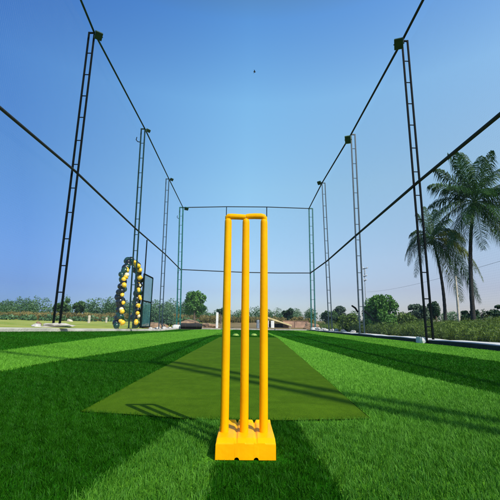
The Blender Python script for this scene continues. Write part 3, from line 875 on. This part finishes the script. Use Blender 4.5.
# round bush behind the right kerb and a few lower ones
def bush(base, rx, h, m, label, seed, n, leaf=.06, upright_=.6):
    root = empty('bush', base, label, 'bush')
    r_ = random.Random(seed); cs = []; rs = []; q = MB()
    for i in range(38):
        a = r_.uniform(0, 6.283); d = math.sqrt(r_.random()) * .78; z = h * r_.uniform(.18, .84)
        k = 1 - .35 * (z / h - .45) ** 2 * 4
        cs.append((rx * d * math.cos(a) * k, rx * d * math.sin(a) * k, z)); rs.append((rx * .30, rx * .30, h * .20))
        q.tube([(rx * .12 * math.cos(a), rx * .12 * math.sin(a), -.05), (cs[-1][0] * .6, cs[-1][1] * .6, z * .6), cs[-1]], [.02, .014, .006], 5)
    V, F, rnd = leaf_cloud(cs, rs, n, leaf, seed, .6)
    V[:, 2] = np.maximum(V[:, 2], .02)
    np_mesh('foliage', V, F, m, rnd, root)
    q.build('stem', M['bark'], root)
bush((5.75, 15, gz(5.75, 15)), .74, 1.62, M['leaf_bush'], 'rounded bright green bush behind the kerb, right of the second right post', 31, 13000)
bush((4.95, 17, gz(4.95, 17)), .55, .95, M['leaf_olive'], 'low olive bush behind the kerb between second and third right posts', 32, 2000)
bush((6.6, 18, gz(6.6, 18)), .7, 1.15, M['leaf_olive'], 'olive bush behind and left of the bright green bush', 33, 2200)
bush((7.75, 17, gz(7.75, 17)), .62, 1.0, M['leaf_olive'], 'olive bush behind and right of the bright green bush', 34, 1800)
bush((-5.6, 25.5, gz(-5.6, 25.5)), .7, 1.15, M['leaf_haze'], 'hazy green bush behind the third left post', 35, 1600, .08)
bush((-7.2, 27.0, gz(-7.2, 27)), .9, 1.45, M['leaf_haze'], 'taller hazy green bush behind the mesh gate', 36, 1800, .09)

# low weeds and brush: nobody could count them
def brush(name, regions, m, label, cat, seed, hgt, w, per, leafy=.5):
    r_ = np.random.default_rng(seed)
    P = []; Hh = []
    for x0, x1, y0, y1, n, hs in regions:
        x = r_.uniform(x0, x1, n); y = r_.uniform(y0, y1, n)
        P.append(np.stack([x, y], -1)); Hh.append(hs * (.45 + .30 * np.abs(np.sin(x * 1.7 + 2 * np.sin(y * .9))) + .25 * np.abs(np.sin(x * .43 + 1.2 * np.sin(y * .37)))) * r_.uniform(.5, 1.2, n))
    P = np.concatenate(P); Hh = np.concatenate(Hh)
    n = len(P)
    base = np.stack([P[:, 0], P[:, 1], land_z(P[:, 0], P[:, 1])], -1)
    V = []; rn = []
    for j in range(per):
        f = r_.uniform(.05, 1.0, n) ** .8
        a = r_.uniform(0, 6.283, n); sp_ = (.05 + .22 * f) * Hh * r_.uniform(.2, 1, n)
        c = base + np.stack([np.cos(a) * sp_, np.sin(a) * sp_, f * Hh], -1)
        d = r_.normal(0, 1, (n, 3)); d[:, 2] = np.abs(d[:, 2]) * 1.3 + .3; d /= np.linalg.norm(d, axis=1)[:, None]
        s = np.cross(d, r_.normal(0, 1, (n, 3))); s /= np.linalg.norm(s, axis=1)[:, None]
        L = (w * r_.uniform(1.6, 4.2, n))[:, None]; ww = (w * r_.uniform(.16, .34, n))[:, None]
        V.append(np.stack([c - d * L * .5, c + s * ww, c + d * L * .5, c - s * ww], 1))
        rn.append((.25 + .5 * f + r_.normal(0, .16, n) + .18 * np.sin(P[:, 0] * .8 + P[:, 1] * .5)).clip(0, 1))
    V = np.concatenate(V).reshape(-1, 3); F = np.arange(len(V)).reshape(-1, 4)
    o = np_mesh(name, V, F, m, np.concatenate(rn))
    return tag(o, label, cat, kind='stuff')
brush('weeds', [(4.75, 9, 6, 14, 1800, .46), (9, 16, 6, 16, 1500, .55), (4.8, 12, 14, 24, 1500, .55), (12, 26, 16, 30, 1400, .75), (6, 16, 24, 34, 700, .6)], M['leaf_olive'], 'olive waist high weeds covering the land right of the kerb', 'weeds', 41, .6, .038, 46)
brush('dry_brush', [(-60, -28, 50, 66, 1500, 1.05), (-28, -10, 46, 60, 1400, .95), (-10, -3, 44, 52, 500, .9), (-3, 9, 46, 56, 500, .75)], M['leaf_dry'], 'tan and reddish dry brush at the far edge of the field', 'brush', 42, 1.2, .15, 34)

# far wood on the skyline: reads as one mass
def far_wood():
    r_ = random.Random(77); cs = []; rs = []
    for seg in ((-95, -10, 80, 95, 150, 3.3), (-10, 20, 85, 100, 36, 2.3), (20, 95, 75, 95, 60, 2.0)):
        for i in range(seg[4]):
            x = r_.uniform(seg[0], seg[1]); y = r_.uniform(seg[2], seg[3]); h = seg[5] * r_.uniform(.55, 1.15)
            cs.append((x, y, gz(x, y) + h * .65)); rs.append((r_.uniform(.9, 1.9), 1.2, h * .75))
    for i in range(70):              # low scrub in front of the wood
        x = r_.uniform(-46, -4); y = r_.uniform(43.5, 47); h = r_.uniform(.35, .9)
        cs.append((x, y, gz(x, y) + h * .45)); rs.append((r_.uniform(.4, 1.3), .5, h * .5))
    V, F, rnd = leaf_cloud(cs, rs, 95000, .20, 78, .6)
    o = np_mesh('far_wood', V, F, M['leaf_haze'], rnd)
    tag(o, 'hazy green line of far trees along the skyline', 'far trees', kind='stuff')
far_wood()
for i, (px, w, h, lab) in enumerate([(-24.6, 1.15, 3.1, 'round green tree on the skyline just right of the nearest left post'), (-22.2, 1.05, 2.8, 'second round green tree on the skyline right of the nearest left post')]):
    y = 48.0
    tree('tree', (px, y, gz(px, y)), h, w, h * .36, h * .62, M['leaf_mid'], lab, 'tree', 60 + i, 1500, .22, .10, nclump=12)

# ------------------------------------------------------------------ palms
def palm(base, crown, mid, rad, fronds, label, seed):
    root = empty('palm_tree', base, label, 'palm tree', 'coconut palms beyond the kerb')
    B = Vector(base); q = MB(); pts = []; rr = []
    p0 = Vector((0, 0, -.1)); p1 = Vector(mid) - B; p2 = Vector(crown) - B
    n = 34
    for i in range(n + 1):
        t = i / n
        # quadratic through mid
        c = p1 * 2 - (p0 + p2) * .5
        p = p0 * (1 - t) ** 2 + c * 2 * t * (1 - t) + p2 * t * t
        pts.append(p); r0 = rad * (1.25 - .55 * t + .5 * max(0, .06 - t) / .06)
        rr.append(r0 * (1.06 if i % 2 else .97))
    q.tube([p[:] for p in pts], rr, 10); q.build('trunk', M['palm_bark'], root)
    r_ = np.random.default_rng(seed)
    C = p2
    for (az, el, L, droop, kind) in fronds:
        d = Vector((math.cos(R(az)) * math.cos(R(el)), math.sin(R(az)) * math.cos(R(el)), math.sin(R(el))))
        ns = 16; rach = []
        for i in range(ns + 1):
            s = i / ns
            # the frond tip droops the faster the further out
            p = C + d * (L * s) + Vector((0, 0, -droop * L * s ** 2.2)) - d * (droop * L * .25 * s ** 3)
            rach.append(p)
        q = MB(); q.tube([p[:] for p in rach], [.028 * (1 - .85 * i / ns) for i in range(ns + 1)], 5)
        fv = []; ff = []; rn = []
        nl = 84
        for i in range(nl):
            s = .10 + .90 * (i + .5) / nl
            k = s * ns; a = int(min(k, ns - 1)); u = k - a
            p = rach[a].lerp(rach[a + 1], u); t = (rach[a + 1] - rach[a]).normalized()
            up = Vector((0, 0, 1)); side = t.cross(up)
            if side.length < .15: side = Vector((1, .3, 0))
            side.normalize()
            nrm = side.cross(t).normalized()
            ll = L * .29 * math.sin(math.pi * min(1, .18 + s * .80)) ** .7 * r_.uniform(.8, 1.15)
            for sg in (-1, 1):
                dr = (side * sg * r_.uniform(.65, .95) + t * r_.uniform(.45, .75) + nrm * r_.uniform(-.15, .25))
                dr.normalize()
                w = .0150 * r_.uniform(.8, 1.25) * (L / 2.6)
                m1 = p + dr * ll * .5 + Vector((0, 0, -.10 * ll)); e = p + dr * ll * .86 + Vector((0, 0, -(.48 + .45 * r_.random()) * ll))
                wv_ = t * w
                o = len(q.v)
                q.v += [tuple(p - wv_ * .6), tuple(p + wv_ * .6), tuple(m1 + wv_), tuple(m1 - wv_), tuple(e)]
                q.f += [[o, o + 1, o + 2, o + 3], [o + 3, o + 2, o + 4]]; q.smooth += [False, False]
        o = q.build('frond', M['leaf_palm_y'] if kind == 'y' else M['leaf_palm'], root)
        at = o.data.attributes.new('rnd', 'FLOAT', 'FACE')
        nf = len(o.data.polygons)
        vals = np.clip(r_.normal(.42, .22, nf) + r_.uniform(-.12, .12), 0, 1)
        at.data.foreach_set('value', vals.astype(np.float32))
    # dead sheath and nuts under the crown
    q = MB()
    for i in range(9):
        a = i * .7; q.lathe([(.01, -.11), (.07, -.08), (.10, 0), (.07, .09), (.01, .12)], (C.x + .17 * math.cos(a), C.y + .17 * math.sin(a), C.z - .18 - .06 * (i % 3)), 10)
    q.build('coconuts', M['leaf_dark'], root)
    return root
F1 = [(95, 82, 2.6, .10, 'g'), (150, 74, 2.7, .12, 'g'), (30, 70, 2.8, .15, 'g'), (200, 72, 2.5, .15, 'g'), (-70, 66, 2.4, .18, 'g'), (10, 56, 2.7, .25, 'g'), (165, 58, 2.6, .25, 'g'),
      (178, 38, 2.7, .34, 'g'), (5, 40, 2.8, .30, 'g'), (-20, 22, 2.6, .30, 'g'), (205, 30, 2.5, .42, 'g'), (140, 28, 2.4, .45, 'g'), (-50, 25, 2.5, .5, 'g'), (50, 26, 2.5, .45, 'g'),
      (250, 20, 2.4, .55, 'g'), (-5, 2, 2.6, .42, 'g'), (185, 4, 2.4, .55, 'g'), (225, -8, 2.4, .6, 'g'), (160, -12, 2.3, .6, 'g'), (-35, -14, 2.5, .62, 'g'), (25, -18, 2.6, .6, 'g'),
      (270, -20, 2.3, .65, 'g'), (195, -35, 2.4, .5, 'g'), (-60, -40, 2.4, .5, 'g'), (130, -45, 2.3, .5, 'g'), (-15, -48, 2.6, .4, 'y'), (240, -55, 2.2, .45, 'g'), (300, -60, 2.3, .4, 'g'), (185, -62, 2.1, .4, 'g')]
palm((12.95, 20, gz(12.95, 20)), (13.88, 20, 7.85), (13.22, 20, 4.4), .105, [(a, e, L * (1.52 if e > 50 else 1.34), d * .85, k) for a, e, L, d, k in F1], 'tall coconut palm with dense crown near the right edge', 91)
F2 = [(100, 80, 2.2, .10, 'g'), (40, 72, 2.3, .15, 'g'), (165, 70, 2.1, .2, 'g'), (10, 58, 2.3, .3, 'g'), (175, 46, 2.1, .55, 'g'), (190, 30, 2.2, .75, 'g'), (160, 22, 2.2, .9, 'g'),
      (0, 34, 2.5, .6, 'g'), (-25, 40, 2.6, .7, 'y'), (15, 16, 2.6, .75, 'g'), (-15, 10, 2.7, .95, 'y'), (-40, -5, 2.9, .9, 'y'), (5, -20, 3.2, .8, 'g'), (-5, -38, 3.4, .6, 'g'), (20, -48, 3.2, .5, 'y'),
      (215, 15, 2.2, .8, 'g'), (250, -10, 2.0, .8, 'g'), (200, -30, 2.2, .7, 'g'), (-80, 40, 2.0, .5, 'g'), (70, 35, 2.2, .5, 'g'), (120, 10, 2.2, .8, 'g'), (-60, -50, 2.5, .5, 'g')]
palm((13.55, 24, gz(13.55, 24)), (13.28, 24, 6.45), (13.66, 24, 3.3), .095, [(a, e, L * (1.36 if e > 50 else 1.20), d * .95, k) for a, e, L, d, k in F2], 'smaller coconut palm with drooping yellowing fronds behind the nearest right post', 92)

# ------------------------------------------------------------------ poles, wire, far structures
def taper_pole(name, base, top, r0, r1, m, label, cat):
    q = MB(); b = Vector(base); t = Vector(top) - b
    q.tube([(0, 0, -.05), (t * .5)[:], t[:]], [r0, (r0 + r1) / 2, r1], 10)
    o = q.build(name, m); o.location = base
    return tag(o, label, cat)
taper_pole('bare_pole', (10.9, 18, gz(10.9, 18)), (10.98, 18, 2.95), .07, .045, M['wood'], 'pale bare wooden pole between the two palms', 'pole')
def utility_pole():
    b = Vector((13.75, 40, gz(13.75, 40))); root = empty('utility_pole', b, 'thin grey utility pole with tangled fittings behind the bright bush', 'utility pole')
    q = MB(); q.tube([(0, 0, -.1), (0.02, 0, 3.4), (.05, 0, 6.55)], [.06, .05, .04], 8); q.build('pole', M['galv'], root)
    for z, w in ((6.4, .45), (5.5, .32), (5.0, .25)):
        q = MB(); q.square((-w * .4, -.06, z), (w, -.06, z + .15), .07); q.build('crossarm', M['steel_dark'], root)
        for x in (-w * .3, w * .8):
            q = MB(); q.lathe([(.03, 0), (.06, .04), (.03, .08), (.06, .12), (.03, .18)], (x, -.06, z + .09), 10); q.build('insulator', M['white'], root)
    q = MB(); q.box((.06, -.12, 6.1), (.12, .14, .5)); q.build('fuse_box', M['galv'], root)
utility_pole()
wp = []
A = Vector((13.97, 40, 4.11)); Bq = Vector((10.4, 13, 3.05))
for i in range(25):
    t = i / 24; p = A.lerp(Bq, t); p.z -= .55 * 4 * t * (1 - t) * .5; wp.append(p - A)
q = MB(); q.tube([p[:] for p in wp], .006, 5); o = q.build('overhead_wire', M['wire']); o.location = A
tag(o, 'thin sagging overhead wire from the utility pole to the right', 'wire')
taper_pole('marker_post', (8.05, 32, gz(8.05, 32)), (8.06, 32, 1.72), .06, .05, M['white'], 'white post among trees between third and second right posts', 'post')

def hut():
    root = empty('open_shed', (2.3, 30, 0.1), 'open shed with pale yellow sloping roof right of the right stump', 'shed')
    z0 = -.1
    q = MB()
    a = math.atan2(.62, 1.95)
    q.box((.55, 0, .52), (2.05, 1.6, .05), Matrix.Rotation(a, 3, 'Y')); bevel(q.build('roof', M['roof'], root), .006)
    q = MB(); q.box((.56, -.82, .475), (2.06, .03, .11), Matrix.Rotation(a, 3, 'Y')); q.build('fascia', M['roof'], root)
    for x, h in ((-.36, .72), (1.42, .16)):
        for y in (-.7, .7):
            q = MB(); q.square((x, y, z0), (x, y, h), .07); q.build('post', M['plaster'], root)
    q = MB(); q.box((.55, .74, z0 + .22), (1.9, .06, .44)); q.build('wall', M['timber'], root)
hut()
block('white_pillar', (2.22, 28.6, gz(2.22, 28.6) - .02), (.26, .22, .56), M['white'], 'short white pillar under the shed roof', 'pillar')
block('white_pillar', (-2.06, 26.5, gz(-2.06, 26.5) - .02), (.17, .17, 1.15), M['white'], 'white gate pillar left of the left stump', 'pillar')
block('grey_pillar', (1.0, 27, gz(1, 27)), (.22, .22, .62), M['galv'], 'short grey pillar seen left of the right stump', 'pillar')
# low faded wall with coping and piers
def low_wall(c, L, h, m, label, rz=0):
    root = empty('low_wall', c, label, 'wall'); root.rotation_euler = (0, 0, rz)
    q = MB(); q.box((0, 0, h / 2), (L, .16, h)); q.build('panel', m, root)
    q = MB(); q.box((0, 0, h + .022), (L + .06, .22, .04)); q.build('coping', M['soil'], root)
    for x in (-L / 2 + .1, 0, L / 2 - .1):
        q = MB(); q.box((x, -.10, h / 2 - .02), (.2, .06, h - .04)); q.build('pier', m, root)
low_wall((4.35, 30.5, gz(4.35, 30.5)), 2.2, .55, M['brick'], 'faded reddish low wall between the shed and the back right post', .05)
rock('soil_mound', (-2.95, 28.5, gz(-2.95, 28.5)), (.8, .55, .30), M['soil'], 'tan earth mound left of the white gate pillar', 'mound', 71, rough=.18)
rock('soil_mound', (-4.05, 25.6, gz(-4.05, 25.6)), (.95, .6, .46), M['soil'], 'reddish earth mound behind the black mat roll', 'mound', 72, rough=.18)
rock('soil_mound', (-6.1, 24.6, gz(-6.1, 24.6)), (1.0, .6, .32), M['soil'], 'reddish earth mound between mesh gate and back left post', 'mound', 73, rough=.18)
rock('soil_mound', (5.15, 27.6, gz(5.15, 27.6)), (.6, .5, .36), M['soil'], 'brown earth mound right of the faded wall', 'mound', 74, rough=.2)
# field things on the left
rock('white_sack', (-20.0, 41.0, gz(-20, 41)), (.34, .30, .28), M['wood'], 'white sack lying in the field right of the nearest left post', 'sack', 81, rough=.12)
block('boundary_stone', (-16.3, 37.5, gz(-16.3, 37.5)), (.22, .22, .80), M['wood'], 'taller pale boundary stone in the left field', 'boundary stone', 'boundary stones in the field', bev=.05)
block('boundary_stone', (-14.3, 37.0, gz(-14.3, 37)), (.18, .18, .56), M['wood'], 'shorter pale boundary stone in the left field near the arch', 'boundary stone', 'boundary stones in the field', bev=.05)

# bird
q = MB()
q.tube([(-.12, -.05, 0), (-.05, -.02, 0), (.04, 0, .01), (.10, .02, .02), (.13, .03, .02)], [.008, .045, .055, .03, .008], 10)
b = q.build('bird', M['bird']); b.location = (.593, 30, 24.64); tag(b, 'tiny dark bird high in the sky', 'bird')
for s in (-1, 1):
    w = MB(); w.add([(0, 0, .02), (.06, .02 * s, .02), (.03, .16 * s, .08), (-.04, .17 * s, .08), (-.10, .30 * s, .04), (-.06, .02 * s, .02)], [(0, 1, 2, 3), (0, 3, 5), (3, 2, 4)])
    w.build('wing', M['bird'], b)

# ------------------------------------------------------------------ light
SUN = Vector((.645, -.765, 1.0)).normalized()
SKYP = [0, .09, .17, .37, .57, .71, .80, 1.0]
SKY = [(.62, .74, 1.0, 1), (.80, .83, .98, 1), (1.10, 1.18, 1.20, 1), (1.56, 1.91, 1.69, 1), (1.70, 2.42, 2.3, 1), (1.08, 1.88, 2.3, 1), (.9, 1.2, 1.15, 1), (.85, 1.0, .9, 1)]
w = bpy.data.worlds.new('World'); scene.world = w; w.use_nodes = True
nt = w.node_tree
bg = nt.nodes['Background']
sky = nt.nodes.new('ShaderNodeTexSky'); sky.sky_type = 'NISHITA'; sky.sun_disc = False
sky.sun_elevation = math.asin(SUN.z); sky.sun_rotation = math.atan2(SUN.x, SUN.y)
sky.altitude = 0; sky.air_density = 1.0; sky.dust_density = .6; sky.ozone_density = 1.6
# clear tropical haze: the Nishita sky is tinted over elevation (deep blue overhead, pale lavender low down)
tcw = nt.nodes.new('ShaderNodeTexCoord'); sxw = nt.nodes.new('ShaderNodeSeparateXYZ'); nt.links.new(tcw.outputs['Generated'], sxw.inputs[0])
tint = nt.nodes.new('ShaderNodeValToRGB'); cr = tint.color_ramp
cr.elements[0].position = 0.0; cr.elements[0].color = SKY[0]; cr.elements[1].position = 1.0; cr.elements[1].color = SKY[-1]
for p_, c_ in zip(SKYP[1:-1], SKY[1:-1]): e_ = cr.elements.new(p_); e_.color = c_
nt.links.new(sxw.outputs['Z'], tint.inputs['Fac'])
mul = nt.nodes.new('ShaderNodeVectorMath'); mul.operation = 'MULTIPLY'
nt.links.new(sky.outputs[0], mul.inputs[0]); nt.links.new(tint.outputs['Color'], mul.inputs[1])
xr_ = nt.nodes.new('ShaderNodeMapRange'); xr_.inputs[1].default_value = -.53; xr_.inputs[2].default_value = .53
nt.links.new(sxw.outputs['X'], xr_.inputs[0])
side = nt.nodes.new('ShaderNodeValToRGB'); sr = side.color_ramp
sr.elements[0].position = 0; sr.elements[0].color = (.36, .47, .72, 1); sr.elements[1].position = 1; sr.elements[1].color = (1.14, .95, .92, 1)
e_ = sr.elements.new(.5); e_.color = (1, 1, 1, 1)
nt.links.new(xr_.outputs[0], side.inputs['Fac'])
mul2 = nt.nodes.new('ShaderNodeVectorMath'); mul2.operation = 'MULTIPLY'
nt.links.new(mul.outputs[0], mul2.inputs[0]); nt.links.new(side.outputs['Color'], mul2.inputs[1])
nt.links.new(mul2.outputs[0], bg.inputs['Color']); bg.inputs['Strength'].default_value = .13
sl = bpy.data.lights.new('sun', 'SUN'); sl.energy = 4.7; sl.angle = R(.53); sl.color = (1, .94, .84)
so = bpy.data.objects.new('sun', sl); col.objects.link(so)
so.rotation_euler = SUN.to_track_quat('Z', 'Y').to_euler()

# ------------------------------------------------------------------ camera
cam = bpy.data.cameras.new('camera'); co = bpy.data.objects.new('camera', cam); col.objects.link(co)
cam.sensor_width = 36; cam.lens = 349.14 / 500 * 36; cam.clip_start = .02; cam.clip_end = 4000
co.matrix_world = Matrix.Translation((0, 0, .39)) @ Matrix.Rotation(R(-.689), 4, 'Z') @ Matrix.Rotation(R(90 + 11.922), 4, 'X') @ Matrix.Rotation(R(.69), 4, 'Z')
scene.camera = co
scene.view_settings.view_transform = 'Standard'; scene.view_settings.look = 'None'; scene.view_settings.exposure = 0
